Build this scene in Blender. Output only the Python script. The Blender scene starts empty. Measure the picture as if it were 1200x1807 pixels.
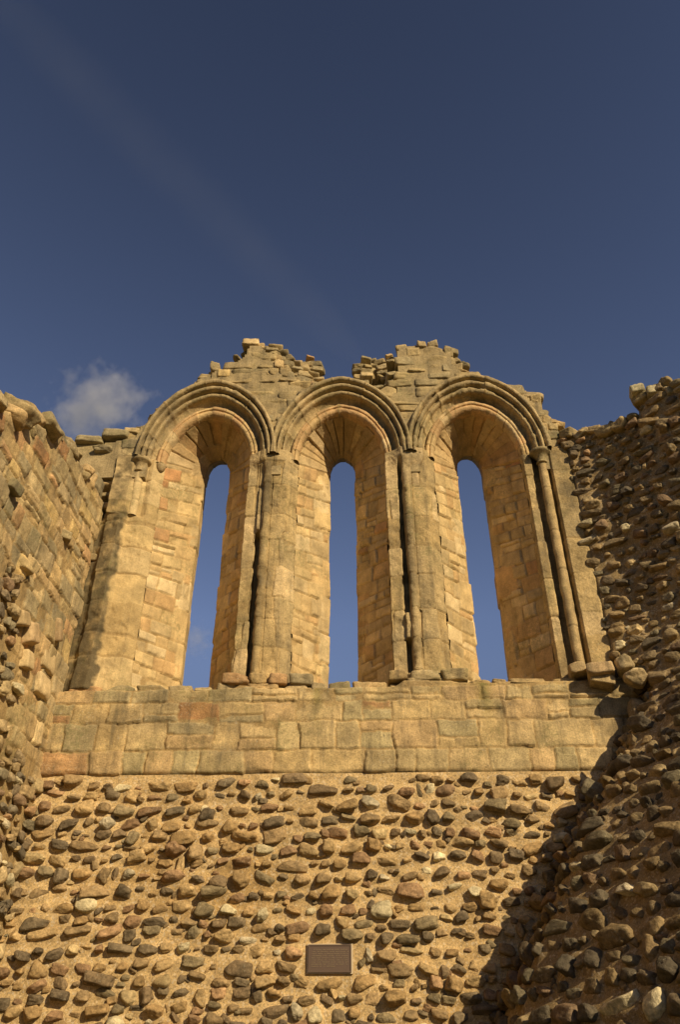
import bpy, math
import numpy as np
from mathutils import Vector

RNG = np.random.default_rng(11)
PI = math.pi
C = bpy.context.scene.collection

# ------------------------------------------------------------------ camera model (metres)
D, EYE, F = 8.0, 1.6, 1372.0
PITCH = math.radians(35.0)
FC, FS = F * math.cos(PITCH), F * math.sin(PITCH)
CC, SS = math.cos(PITCH), math.sin(PITCH)


YAW = math.radians(1.8)                     # the camera stands a little right of the axis and looks slightly left
CAM = np.array([D * math.sin(YAW), -D * math.cos(YAW), EYE])
RT, FW = np.array([math.cos(YAW), math.sin(YAW)]), np.array([-math.sin(YAW), math.cos(YAW)])


def ray(px, py):
    u, v = px - 600.0, 903.5 - py
    h = u * RT + (FC - v * SS) * FW
    return np.array([h[0], h[1], FS + v * CC])


def at_y(px, py, y=0.0):
    """world point on the plane at depth y seen at a photo pixel"""
    d = ray(px, py)
    return CAM + d * (y - CAM[1]) / d[1]


def at_x(px, py, x):
    d = ray(px, py)
    return CAM + d * (x - CAM[0]) / d[0]


def project(p):
    q = np.atleast_2d(p) - CAM
    x, y, z = q[:, :2] @ RT, q[:, :2] @ FW, q[:, 2]
    w = y * CC + z * SS
    v = (z * CC - y * SS) / w * F
    return 600 + x / w * F, 903.5 - v, w


# ------------------------------------------------------------------ noise
TAB = np.random.default_rng(5).random((64, 64, 64)).astype(np.float32)


def vnoise(p):
    i = np.floor(p).astype(np.int64)
    f = p - i
    f = f * f * (3 - 2 * f)
    i0, i1 = i & 63, (i + 1) & 63
    x0, y0, z0 = i0[..., 0], i0[..., 1], i0[..., 2]
    x1, y1, z1 = i1[..., 0], i1[..., 1], i1[..., 2]
    fx, fy, fz = f[..., 0], f[..., 1], f[..., 2]
    a = TAB[x0, y0, z0] * (1 - fx) + TAB[x1, y0, z0] * fx
    b = TAB[x0, y1, z0] * (1 - fx) + TAB[x1, y1, z0] * fx
    c = TAB[x0, y0, z1] * (1 - fx) + TAB[x1, y0, z1] * fx
    d = TAB[x0, y1, z1] * (1 - fx) + TAB[x1, y1, z1] * fx
    return (a * (1 - fy) + b * fy) * (1 - fz) + (c * (1 - fy) + d * fy) * fz


def fbm(p, scale=1.0, octv=4, gain=0.5):
    p = np.asarray(p, float) * scale + 17.3
    s, a, t = 0.0, 1.0, 0.0
    for _ in range(octv):
        s = s + a * (vnoise(p) - 0.5)
        t += a
        a *= gain
        p = p * 2.03 + 5.7
    return s / t * 2.0          # about -1..1


def sm(x, a=0.0, b=1.0):
    t = np.clip((x - a) / (b - a), 0, 1)
    return t * t * (3 - 2 * t)


# ------------------------------------------------------------------ materials
def new_mat(name):
    m = bpy.data.materials.new(name)
    m.use_nodes = True
    nt = m.node_tree
    for n in list(nt.nodes):
        nt.nodes.remove(n)
    out = nt.nodes.new('ShaderNodeOutputMaterial')
    b = nt.nodes.new('ShaderNodeBsdfPrincipled')
    nt.links.new(b.outputs[0], out.inputs[0])
    return m, nt, b


def stone_mat(name, grain=70.0, grain_amt=0.35, blotch=5.0, blotch_amt=0.45, lichen=0.5, bump=0.35, speck=0.0, rough=0.92, bdist=0.012, gain=1.18, streak=0.0, tint=(1.0, .955, .80)):
    m, nt, b = new_mat(name)
    N, Lk = nt.nodes.new, nt.links.new
    geo = N('ShaderNodeNewGeometry')
    att = N('ShaderNodeAttribute')
    att.attribute_name = 'Col'

    def noise(scale, detail=5, rgh=0.6):
        n = N('ShaderNodeTexNoise')
        n.inputs['Scale'].default_value = scale
        n.inputs['Detail'].default_value = detail
        n.inputs['Roughness'].default_value = rgh
        Lk(geo.outputs['Position'], n.inputs['Vector'])
        return n.outputs['Fac']

    def ramp(src, a, bb, lo, hi):
        r = N('ShaderNodeMapRange')
        r.inputs['From Min'].default_value = a
        r.inputs['From Max'].default_value = bb
        r.inputs['To Min'].default_value = lo
        r.inputs['To Max'].default_value = hi
        Lk(src, r.inputs['Value'])
        return r.outputs['Result']

    def math_(op, a, bb):
        n = N('ShaderNodeMath')
        n.operation = op
        for k, s in enumerate((a, bb)):
            if isinstance(s, float):
                n.inputs[k].default_value = s
            else:
                Lk(s, n.inputs[k])
        return n.outputs[0]

    def mix(fac, a, bb, mode='MIX'):
        n = N('ShaderNodeMix')
        n.data_type = 'RGBA'
        n.blend_type = mode
        n.clamp_factor = True
        for idx, s in ((0, fac), (6, a), (7, bb)):
            if isinstance(s, (float, int)):
                n.inputs[idx].default_value = s
            elif isinstance(s, tuple):
                n.inputs[idx].default_value = (*s, 1)
            else:
                Lk(s, n.inputs[idx])
        return n.outputs[2]

    g = ramp(noise(grain, 6, 0.7), 0.3, 0.7, 1 - grain_amt, 1 + grain_amt)
    bl = ramp(noise(blotch, 6, 0.65), 0.3, 0.7, 1 - blotch_amt, 1 + blotch_amt * 0.6)
    f = math_('MULTIPLY', math_('MULTIPLY', g, bl), gain)
    col = N('ShaderNodeVectorMath')
    col.operation = 'SCALE'
    Lk(att.outputs['Color'], col.inputs[0])
    Lk(f, col.inputs['Scale'])
    tm = N('ShaderNodeVectorMath')
    tm.operation = 'MULTIPLY'
    Lk(col.outputs[0], tm.inputs[0])
    tm.inputs[1].default_value = tint
    c = tm.outputs[0]
    # grey weathering crust, pale and dark lichen
    cr = ramp(noise(2.3, 7, 0.7), 0.50, 0.70, 0.0, 0.55 * lichen)
    c = mix(cr, c, (0.155, 0.13, 0.085))
    l1 = math_('MULTIPLY', ramp(noise(55, 3, 0.5), 0.62, 0.68, 0.0, 1.0), ramp(noise(3.1, 4, 0.6), 0.46, 0.62, 0.0, 0.75 * lichen))
    c = mix(l1, c, (0.50, 0.44, 0.31))
    l2 = math_('MULTIPLY', ramp(noise(38, 4, 0.6), 0.6, 0.7, 0.0, 1.0), ramp(noise(4.3, 4, 0.6), 0.5, 0.62, 0.0, 0.8 * lichen))
    c = mix(l2, c, (0.10, 0.085, 0.05))
    if streak:
        ms = N('ShaderNodeMapping')
        ms.inputs['Scale'].default_value = (9.0, 9.0, .7)
        Lk(geo.outputs['Position'], ms.inputs['Vector'])
        ns = N('ShaderNodeTexNoise')
        ns.inputs['Scale'].default_value = 1.0
        ns.inputs['Detail'].default_value = 7
        ns.inputs['Roughness'].default_value = .65
        Lk(ms.outputs[0], ns.inputs['Vector'])
        c = mix(ramp(ns.outputs['Fac'], .52, .74, 0.0, streak), c, (.085, .07, .045))
        mo = math_('MULTIPLY', ramp(noise(1.7, 4, .6), .5, .66, 0.0, .5), ramp(noise(26, 5, .7), .42, .6, 0.0, 1.0))
        c = mix(mo, c, (.15, .145, .055))
    if speck:
        vo = N('ShaderNodeTexVoronoi')
        vo.inputs['Scale'].default_value = 62.0
        Lk(geo.outputs['Position'], vo.inputs['Vector'])
        sp = N('ShaderNodeSeparateColor')
        Lk(vo.outputs['Color'], sp.inputs[0])
        c = mix(ramp(sp.outputs[0], 0.66, 0.8, 0.0, speck), c, (0.16, 0.115, 0.065))
        c = mix(ramp(sp.outputs[1], 0.8, 0.9, 0.0, speck * 0.8), c, (0.72, 0.6, 0.42))
    Lk(c, b.inputs['Base Color'])
    b.inputs['Roughness'].default_value = rough
    b.inputs['Specular IOR Level'].default_value = 0.15
    h = math_('ADD', math_('MULTIPLY', noise(grain * 0.45, 8, 0.72), 1.0), math_('MULTIPLY', noise(grain * 1.6, 4, 0.6), 0.35))
    if speck:
        h = math_('ADD', h, math_('MULTIPLY', sp.outputs[0], 0.5))
    bp = N('ShaderNodeBump')
    bp.inputs['Strength'].default_value = bump
    bp.inputs['Distance'].default_value = bdist
    Lk(h, bp.inputs['Height'])
    Lk(bp.outputs['Normal'], b.inputs['Normal'])
    return m


M_ASH = stone_mat('weathered_sandstone', grain=75, grain_amt=0.36, blotch=5.0, blotch_amt=0.42, lichen=0.8, bump=0.7, bdist=.016, streak=.7)
M_REV = stone_mat('clean_sandstone', grain=80, grain_amt=0.22, blotch=4.5, blotch_amt=0.3, lichen=0.3, bump=0.55, bdist=.014, streak=.35)
M_MOR = stone_mat('sandy_lime_mortar', grain=90, grain_amt=0.42, blotch=3.0, blotch_amt=0.24, lichen=0.14, bump=0.6, speck=0.42, rough=0.97, gain=1.24, tint=(1.0, .965, .85))
M_FLD = stone_mat('river_fieldstone', grain=36, grain_amt=0.38, blotch=11.0, blotch_amt=0.45, lichen=0.55, bump=0.9, rough=0.78, bdist=.02, tint=(1.0, .97, .84))

# ------------------------------------------------------------------ object helpers


def empty(name, loc, label, cat, group=None):
    o = bpy.data.objects.new(name, None)
    C.objects.link(o)
    o.location = loc
    o['label'] = label
    o['category'] = cat
    if group:
        o['group'] = group
    return o


def raw_mesh(name, V, Fc, col=None, smooth=True):
    """V (n,3); Fc (m,3) or (m,4) int array, or a list of those"""
    if not isinstance(Fc, list):
        Fc = [Fc]
    me = bpy.data.meshes.new(name)
    me.vertices.add(len(V))
    me.vertices.foreach_set('co', np.ascontiguousarray(V, np.float32).ravel())
    nl = sum(f.size for f in Fc)
    npoly = sum(len(f) for f in Fc)
    me.loops.add(nl)
    me.polygons.add(npoly)
    me.loops.foreach_set('vertex_index', np.concatenate([f.ravel() for f in Fc]).astype(np.int32))
    tot = np.concatenate([np.full(len(f), f.shape[1], np.int32) for f in Fc])
    st = np.concatenate([[0], np.cumsum(tot)[:-1]]).astype(np.int32)
    me.polygons.foreach_set('loop_start', st)
    me.polygons.foreach_set('use_smooth', np.full(npoly, smooth, bool))
    me.update(calc_edges=True)
    if col is not None:
        a = me.color_attributes.new('Col', 'FLOAT_COLOR', 'POINT')
        c4 = np.ones((len(V), 4), np.float32)
        c4[:, :3] = col
        a.data.foreach_set('color', c4.ravel())
    return me


def world_loc(o):
    p = np.array(o.location)
    while o.parent:
        o = o.parent
        p = p + np.array(o.location)
    return p


def obj(name, V, Fc, col, mat, parent=None, smooth=True, origin=None, label=None, kind=None):
    V = np.asarray(V, float)
    if origin is None:
        mn, mx = V.min(0), V.max(0)
        origin = np.array([(mn[0] + mx[0]) / 2, (mn[1] + mx[1]) / 2, mn[2]])
    me = raw_mesh(name, V - origin, Fc, col, smooth)
    me.materials.append(mat)
    o = bpy.data.objects.new(name, me)
    C.objects.link(o)
    if parent:
        o.parent = parent
        o.location = Vector(origin - world_loc(parent))
    else:
        o.location = Vector(origin)
    if label:
        o['label'] = label
    if kind:
        o['kind'] = kind
    return o


def grid_faces(n, m, flip=False, mask=None):
    i, j = np.meshgrid(np.arange(n - 1), np.arange(m - 1), indexing='ij')
    if mask is not None:
        i, j = i[mask], j[mask]
    a = (i * m + j).ravel()
    f = np.stack([a, a + 1, a + m + 1, a + m], 1)
    return f[:, ::-1] if flip else f


SAND = np.array([[.42, .30, .155], [.46, .325, .175], [.38, .275, .15], [.43, .27, .145], [.31, .25, .155], [.48, .35, .17], [.53, .40, .23], [.40, .31, .18], [.36, .28, .17]])
REDS = np.array([[.44, .24, .12], [.45, .27, .14]])
FIELD = np.array([[.235, .175, .105], [.18, .135, .088], [.28, .205, .12], [.135, .108, .078], [.32, .225, .12], [.24, .16, .10], [.20, .165, .108], [.26, .185, .098], [.37, .275, .155], [.155, .125, .088]])
FPALE = np.array([[.55, .46, .30], [.5, .37, .2], [.40, .25, .14], [.50, .42, .30]])
MORTAR = np.array([.46, .325, .165])


def pick(pal, rng, n=None, odd=None, podd=0.0, var=.1):
    n1 = 1 if n is None else n
    c = pal[rng.integers(0, len(pal), n1)].copy()
    if odd is not None:
        k = rng.random(n1) < podd
        c[k] = odd[rng.integers(0, len(odd), k.sum())]
    c *= 1 + rng.uniform(-var, var, (n1, 1))
    return c[0] if n is None else c


# ------------------------------------------------------------------ masonry laid out on a sheet
def layout(U0, U1, V0, V1, ch, bw, rng, split=0.12, merge=0.0):
    out = []
    v = V0
    while v < V1 - 1e-4:
        h = rng.uniform(*ch)
        if V1 - (v + h) < ch[0] * 0.6:
            h = V1 - v
        u = U0 - rng.uniform(0, bw[0] * 0.6)
        while u < U1 - 1e-4:
            w = rng.uniform(*bw)
            if U1 - (u + w) < bw[0] * 0.45:
                w = U1 - u
            if rng.random() < split and h > .13:
                k = rng.uniform(.35, .65)
                out += [(u, u + w, v, v + h * k), (u, u + w, v + h * k, v + h)]
            else:
                out.append((u, u + w, v, v + h))
            u += w
        v += h
    return out


def relief(U, V, P0, blocks, rng, gap=.016, depth=.018, bevel=.02, off=.008, tilt=.01, wob=.012, pal=SAND, odd=REDS, podd=.05, mort=MORTAR * .9, skip=None, fine=.004, cvar=.1):
    """U (m,), V (n,) separable sheet coordinates, P0 (n,m,3) positions for the noise. Returns h (n,m), col (n,m,3)"""
    n, m = len(V), len(U)
    wx = fbm(P0, 5.0, 3) * wob + fbm(P0 + 9.1, 17.0, 2) * wob * .4
    wy = fbm(P0 + 31.7, 5.0, 3) * wob + fbm(P0 + 40.1, 17.0, 2) * wob * .4
    big = fbm(P0 + 3.3, 9.0, 4)
    chip = fbm(P0 + 53.3, 7.0, 4)
    h = -depth + fbm(P0 + 7.7, 12.0, 4) * .006
    col = np.empty((n, m, 3))
    col[:] = mort
    for (x0, x1, y0, y1) in blocks:
        if skip and skip((x0 + x1) / 2, (y0 + y1) / 2):
            continue
        j0, j1 = np.searchsorted(U, [x0 - .03, x1 + .03])
        i0, i1 = np.searchsorted(V, [y0 - .03, y1 + .03])
        if j1 <= j0 or i1 <= i0:
            continue
        uu = U[None, j0:j1] + wx[i0:i1, j0:j1]
        vv = V[i0:i1, None] + wy[i0:i1, j0:j1]
        xc, yc = (x0 + x1) / 2, (y0 + y1) / 2
        g = gap * rng.uniform(.4, 1.2)
        k = rng.uniform(-.07, .07, 4)
        dl = uu - (x0 + g / 2) - k[0] * (vv - yc)
        dr = (x1 - g / 2) - uu - k[1] * (vv - yc)
        db = vv - (y0 + g / 2) - k[2] * (uu - xc) * .5
        dt = (y1 - g / 2) - vv - k[3] * (uu - xc) * .5
        bv = bevel * rng.uniform(.6, 1.5)
        a = np.clip(np.minimum(dl, dr) / bv, 0, 1)
        b = np.clip(np.minimum(db, dt) / bv, 0, 1)
        e = 1 - (1 - np.minimum(a, b)) ** 2
        top = rng.uniform(-off, off) + tilt * (rng.uniform(-1, 1) * (uu - xc) / max(x1 - x0, .05) + rng.uniform(-1, 1) * (vv - yc) / max(y1 - y0, .05))
        hb = -depth + (depth + top + big[i0:i1, j0:j1] * .006 - np.clip(chip[i0:i1, j0:j1] - .25, 0, 1) * .05 * (1 - np.clip(np.minimum(np.minimum(dl, dr), np.minimum(db, dt)) / .07, 0, 1))) * e
        sub = h[i0:i1, j0:j1]
        w = (e > .05) & (hb > sub)
        sub[w] = hb[w]
        c = pick(pal, rng, None, odd, podd, cvar)
        cc = c[None, None] * (1 + .22 * big[i0:i1, j0:j1, None])
        mm = sm(e, .1, .55)[..., None] * w[..., None]
        col[i0:i1, j0:j1] = col[i0:i1, j0:j1] * (1 - mm) + cc * mm
    h = h + fbm(P0 + 1.9, 45.0, 3) * fine
    return h, col


def normals(P):
    du = np.gradient(P, axis=1)
    dv = np.gradient(P, axis=0)
    nn = np.cross(du, dv)
    return nn / np.maximum(np.linalg.norm(nn, axis=2, keepdims=True), 1e-9)


# ------------------------------------------------------------------ single stones
def ico(level):
    import bmesh
    bm = bmesh.new()
    bmesh.ops.create_icosphere(bm, subdivisions=level, radius=1.0)
    V = np.array([v.co[:] for v in bm.verts])
    Fc = np.array([[v.index for v in f.verts] for f in bm.faces])
    bm.free()
    return V / np.linalg.norm(V, axis=1, keepdims=True), Fc


ICO3, ICO3F = ico(4)
ICO4, ICO4F = ico(5)


def cobble_template(rng, dirs=None):
    d = ICO3 if dirs is None else dirs
    k = rng.integers(9, 15)
    n = rng.normal(size=(k, 3))
    n /= np.linalg.norm(n, axis=1, keepdims=True)
    n = np.vstack([n, np.eye(3), -np.eye(3)])
    hgt = np.concatenate([rng.uniform(.62, 1.05, k), rng.uniform(.8, 1.0, 6)])
    p = rng.choice([8, 14, 24, 40])
    r = (np.clip(d @ n.T / hgt, 0, None) ** p).sum(1) ** (-1 / p)
    r *= 1 + fbm(d + rng.uniform(0, 40, 3), 1.7, 3) * .15 + fbm(d + rng.uniform(0, 40, 3), 4.5, 4) * .07
    v = d * r[:, None]
    return v / np.abs(v).max(0)


def block_template(rng, dirs=None, p=18, rough=1.0):
    d = ICO3 if dirs is None else dirs
    n = np.vstack([np.eye(3), -np.eye(3)]) + rng.normal(size=(6, 3)) * .07
    ex = rng.normal(size=(4, 3))
    n = np.vstack([n, ex])
    n /= np.linalg.norm(n, axis=1, keepdims=True)
    hgt = np.concatenate([np.ones(6), rng.uniform(1.12, 1.5, 4)])
    r = (np.clip(d @ n.T / hgt, 0, None) ** p).sum(1) ** (-1 / p)
    r *= 1 + (fbm(d + rng.uniform(0, 40, 3), 2.0, 4) * .07 + fbm(d + rng.uniform(0, 40, 3), 7.0, 3) * .03) * rough
    v = d * r[:, None]
    return v / np.abs(v).max(0)


trng = np.random.default_rng(3)
COB = [cobble_template(trng) for _ in range(44)]
BLK = [block_template(trng) for _ in range(24)]


BLKF = [block_template(trng, p=44, rough=.5) for _ in range(24)]


class Stones:
    """collects single stones; each entry keeps its own vertices"""
    def __init__(self):
        self.items = []
        self.fil = []

    def add(self, tpl, c, ax, size, col, rng=None):
        """ax rows: u, v, n unit axes; size half extents"""
        V = (tpl * np.asarray(size)) @ np.asarray(ax) + np.asarray(c)
        cc = np.asarray(col)[None] * (1 + .2 * fbm(V, 14.0, 3)[:, None] + .12 * fbm(V + 5, 40.0, 2)[:, None])
        self.items.append((V, cc, np.asarray(c), float(size[0] * size[1])))

    def fillet(self, qs, zs, amt=.3):
        """mortar drawn up against each stone"""
        out = np.zeros((len(zs), len(qs)))
        for (q, z, a, b, dep) in self.fil:
            j0, j1 = np.searchsorted(qs, [q - a * 2, q + a * 2])
            i0, i1 = np.searchsorted(zs, [z - b * 2, z + b * 2])
            if j1 > j0 and i1 > i0:
                r = np.sqrt(((qs[None, j0:j1] - q) / a) ** 2 + ((zs[i0:i1, None] - z) / b) ** 2)
                out[i0:i1, j0:j1] = np.maximum(out[i0:i1, j0:j1], amt * dep * (1 - sm(r, .9, 1.7)))
        return out

    def merged(self, idx=None):
        it = self.items if idx is None else [self.items[k] for k in idx]
        V = np.concatenate([i[0] for i in it])
        cc = np.concatenate([i[1] for i in it])
        nv = len(it[0][0])
        Fc = np.concatenate([ICO3F + k * nv for k in range(len(it))])
        return V, Fc, cc

    def build(self, name, plural, mat, parent, limit=100):
        cen = np.array([i[2] for i in self.items])
        ar = np.array([i[3] for i in self.items])
        px, py, w = project(cen)
        vis = (px > -10) & (px < 1210) & (py > -10) & (py < 1817)
        sc = ar / w ** 2 * vis
        order = np.argsort(-sc)
        one = order[:limit]
        for k in one:
            V, cc, c, _ = self.items[k]
            obj(name, V, ICO3F, cc, mat, parent, origin=c)
        rest = order[limit:]
        if len(rest):
            V, Fc, cc = self.merged(rest)
            obj(plural, V, Fc, cc, mat, parent, kind='stuff')


def rot_axes(u, v, n, ang, tilt=(0, 0)):
    u, v, n = map(lambda a: np.asarray(a, float), (u, v, n))
    c, s = math.cos(ang), math.sin(ang)
    u, v = u * c + v * s, v * c - u * s
    c, s = math.cos(tilt[0]), math.sin(tilt[0])
    v, n = v * c + n * s, n * c - v * s
    c, s = math.cos(tilt[1]), math.sin(tilt[1])
    u, n = u * c + n * s, n * c - u * s
    return np.array([u, v, n])


def rubble_rows(stones, surf, q0, q1, z0, z1, rng, row=.165, wmean=.20, wsd=.38, gap=(.02, .10), prot=.15, keep=None, pal=FIELD, podd=.07, hk=(.5, .85), fill=.35, depk=1.0):
    """surf(q, z) -> point, u, v, n"""
    z = z0 + row * .5
    while z < z1:
        q = q0 - rng.uniform(0, .2)
        rh = row * rng.uniform(.85, 1.15)
        while q < q1:
            w = float(np.clip(rng.lognormal(math.log(wmean), wsd), wmean * .4, wmean * 2.1))
            h = min(w * rng.uniform(*hk), row * rng.uniform(.72, 1.08))
            if rng.random() < .06:
                h = row * rng.uniform(1.1, 1.35)
            qc, zc = q + w / 2, z + rng.uniform(-.028, .028) + .03 * math.sin(q * 1.7 + z * 2)
            if (keep is None or keep(qc, zc)):
                p, u, v, n = surf(qc, zc)
                n = np.asarray(n, float)
                dep = min(min(w, h) * rng.uniform(.36, .62) + .014, .11) * depk
                ax = rot_axes(u, v, n, rng.normal(0, .16), (rng.normal(-.05, .16), rng.normal(0, .16)))
                stones.fil.append((qc, zc, w / 2, h / 2, dep))
                stones.add(COB[rng.integers(len(COB))], p + n * dep * rng.uniform(prot - .4, prot + .3), ax, (w / 2, h / 2, dep), pick(pal, rng, None, FPALE, podd, .16))
            # small filler stone in the joint
            if rng.random() < fill:
                qs, zs = q + w + rng.uniform(-.02, .03), zc + rng.uniform(-.07, .07)
                if keep is None or keep(qs, zs):
                    p, u, v, n = surf(qs, zs)
                    r = rng.uniform(.022, .045)
                    stones.add(COB[rng.integers(len(COB))], p, rot_axes(u, v, n, rng.normal(0, .5)), (r * 1.2, r * .8, r), pick(pal, rng, None, FPALE, podd, .16))
            q += w + rng.uniform(*gap)
        z += rh


# ================================================================== measurements
WC = [-1.795, 0.015, 1.835]               # window centres
A_IN, A_OUT = .58, .94                    # inner arch edge, outer hood edge
ZS, RISE = 8.14, 1.45                     # springing, rise / half span
SLIT, SLIT_ZS, SLIT_RISE = .178, 8.46, .28
SILL = [4.87, 4.87, 4.94]
PIERX = [(WC[0] + WC[1]) / 2, (WC[1] + WC[2]) / 2]
BAND0 = 3.95                              # top of the rubble, foot of the ashlar


def arch_xz(t, rise=RISE):
    """unit arch t in 0..pi from right springing to left; half ellipse blended with a two-centred pointed arch"""
    xe, ze = np.cos(t), np.sin(t) * rise
    e = (rise ** 2 - 1) / 2
    R = 1 + e
    x = np.cos(t)
    zp = np.sqrt(np.maximum(R ** 2 - (np.abs(x) + e) ** 2, 0))
    return xe, ze * .72 + zp * .28


# ================================================================== END WALL
end_wall = empty('ruined_wall', (0, 0, 0), 'tall ruined sandstone end wall with three arched lancet windows against the sky', 'wall', None)
end_wall['kind'] = 'thing'

# ---- lower rubble: mortar bed
rng = np.random.default_rng(21)
PLQ = (at_y(545, 1668), at_y(620, 1716))


def surf_end(q, z):
    return np.array([q, 0, z]), (1, 0, 0), (0, 0, 1), (0, -1, 0)


def keep_end(q, z):
    if z > BAND0 - .04:
        return False
    return not (PLQ[0][0] - .10 < q < PLQ[1][0] + .10 and PLQ[1][2] - .07 < z < PLQ[0][2] + .07)


st = Stones()
rubble_rows(st, surf_end, -3.2, 3.3, .05, BAND0, rng, row=.122, wmean=.144, gap=(.0, .04), prot=.2, keep=keep_end, hk=(.42, .85), pal=FIELD * np.array([1.16, 1.08, .98]))
st.build('fieldstone', 'fieldstones', M_FLD, end_wall, 95)
xs, zs = np.arange(-3.35, 3.6, .02), np.arange(0, BAND0 + .03, .02)
X, Z = np.meshgrid(xs, zs)
P = np.stack([X, np.zeros_like(X), Z], 2)
hm = fbm(P, 2.2, 4) * .016 + fbm(P, 9, 3) * .008 + st.fillet(xs, zs, .22)
hm *= 1 - np.clip(1 - np.maximum(np.abs(X - (PLQ[0][0] + PLQ[1][0]) / 2) / .3, np.abs(Z - (PLQ[0][2] + PLQ[1][2]) / 2) / .2), 0, .3) / .3
P[..., 1] = -hm
damp = sm(fbm(P + 6, 1.1, 5), .05, .55)
col = MORTAR[None, None] * (1 + .16 * fbm(P, 1.6, 4)[..., None] + .12 * fbm(P + 3, 7, 4)[..., None]) * (1 - damp[..., None] * np.array([.22, .27, .36]))
pale = sm(fbm(P + 16, 1.7, 4), .25, .5)
col = col * (1 + .16 * pale[..., None])
obj('mortar_bed', P.reshape(-1, 3), grid_faces(len(zs), len(xs)), col.reshape(-1, 3), M_MOR, end_wall)

BANDPAL = 1.14 * np.array([[.42, .315, .175], [.44, .325, .18], [.39, .30, .17], [.45, .33, .175], [.36, .29, .175], [.41, .29, .16], [.34, .275, .16]])
# ---- ashlar band under the windows
rng = np.random.default_rng(8)
xs, zs = np.arange(-3.3, 3.62, .0125), np.arange(BAND0 - .02, 4.99, .0125)
X, Z = np.meshgrid(xs, zs)
P = np.stack([X, np.full_like(X, -.025), Z], 2)
bl = layout(-3.3, 3.62, BAND0, 4.2, (.2, .3), (.2, .55), rng, split=.15) + layout(-3.3, 3.62, 4.2, 4.5, (.25, .32), (.22, .62), rng, split=.3) + layout(-3.3, 3.62, 4.5, 4.88, (.19, .38), (.18, .5), rng, split=.35)
h, col = relief(xs, zs, P, bl, rng, gap=.018, depth=.016, bevel=.007, off=.012, tilt=.022, wob=.026, podd=.03, mort=MORTAR * .86, cvar=.07, pal=BANDPAL)
P[..., 1] -= h
moss = sm(fbm(P + 50, 1.6, 3), .1, .5) * sm(Z, 4.2, 4.9)
dirt = sm(fbm(P + 80, 2.6, 6), .0, .45) * .42
col = col * (1 - dirt[..., None]) + np.array([.13, .098, .058]) * dirt[..., None]
moss = np.maximum(moss * .4, np.exp(-((X - 1.55) / .07) ** 2) * sm(Z, 4.3, 4.9))
moss = np.maximum(moss, np.exp(-((X + .25) / .05) ** 2) * sm(Z, 4.3, 4.9) * .9)
col = col * (1 - moss[..., None] * .6) + np.array([.13, .125, .03]) * moss[..., None] * .6
# ragged top: sink the sheet where the sills are lower
foot = sm(Z - BAND0 - .03 * fbm(P + 4, 3, 3), -.01, .05)
P[..., 1] += (1 - foot) * .04
topz = np.interp(xs, [-3.3, -2.45, -1.2, -1.1, -.6, .6, .7, 1.2, 1.3, 3.6], [4.88, 4.88, 4.87, 4.93, 4.88, 4.88, 4.95, 4.95, 4.93, 4.93])
topz = topz + fbm(np.stack([xs, xs * 0, xs * 0], 1), 4, 3) * .015
P[..., 2] = np.minimum(Z, topz[None] + (Z - 4.9) * .02)
over = sm(Z - topz[None], -.02, .03)
P[..., 1] += over * .06
obj('ashlar_band', P.reshape(-1, 3), grid_faces(len(zs), len(xs)), col.reshape(-1, 3), M_ASH, end_wall)

# sill stones along the top of the band and plinth blocks under the piers
rng = np.random.default_rng(14)
sl = Stones()
x = -3.0
while x < 3.05:
    w = rng.uniform(.16, .42)
    xc = x + w / 2
    zt = float(np.interp(xc, xs, topz))
    hh = rng.choice([.025, .04, .06, .075])
    sl.add(BLKF[rng.integers(len(BLKF))], (xc, .21 + rng.uniform(-.02, .03), zt + hh * .1), rot_axes((1, 0, 0), (0, 0, 1), (0, -1, 0), rng.normal(0, .03)), (w / 2 * .99, hh, .22), pick(SAND, rng, None, REDS, .04))
    x += w + .012
for k, (x0, x1) in enumerate([(PIERX[0] - .42, PIERX[0] + .45), (PIERX[1] - .4, PIERX[1] + .5)]):
    x = x0
    while x < x1:
        w = rng.uniform(.18, .36)
        sl.add(BLK[rng.integers(len(BLK))], (x + w / 2, .12, 4.99 + .02 * k), rot_axes((1, 0, 0), (0, 0, 1), (0, -1, 0), rng.normal(0, .03)), (w / 2, .07, .16), pick(SAND, rng))
        x += w
V, Fc, cc = sl.merged()
obj('sill', V, Fc, cc, M_ASH, end_wall)


# ---- windows
def grid_obj(name, P, h, col, mat, parent, sign=1.0, label=None):
    n, m = P.shape[:2]
    N_ = normals(P) * sign
    P = P + N_ * h[..., None]
    return obj(name, P.reshape(-1, 3), grid_faces(n, m, flip=sign < 0), col.reshape(-1, 3), mat, parent, label=label)


HOOD = [(.945, .10), (.945, -.05), (.938, -.075), (.918, -.085), (.900, -.075), (.893, -.05), (.888, .01), (.878, .02), (.872, -.02), (.862, -.048), (.845, -.055), (.830, -.045), (.824, -.02), (.820, .045), (.810, .055),
        (.803, .03), (.795, .008), (.782, .0), (.768, .008), (.760, .03), (.756, .09), (.745, .115), (.725, .145), (.70, .16), (.67, .165)]
INNER = [(.70, .19), (.69, .120), (.682, .105), (.662, .098), (.652, .10), (.648, .118), (.640, .122), (.634, .105), (.612, .104), (.595, .118), (.582, .15), (.576, .19), (.578, .26)]


def resample(pr, step):
    pr = np.array(pr, float)
    d = np.concatenate([[0], np.cumsum(np.linalg.norm(np.diff(pr, axis=0), axis=1))])
    s = np.linspace(0, d[-1], max(int(d[-1] / step), 4))
    return np.stack([np.interp(s, d, pr[:, k]) for k in range(pr.shape[1])], 1), s


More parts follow.
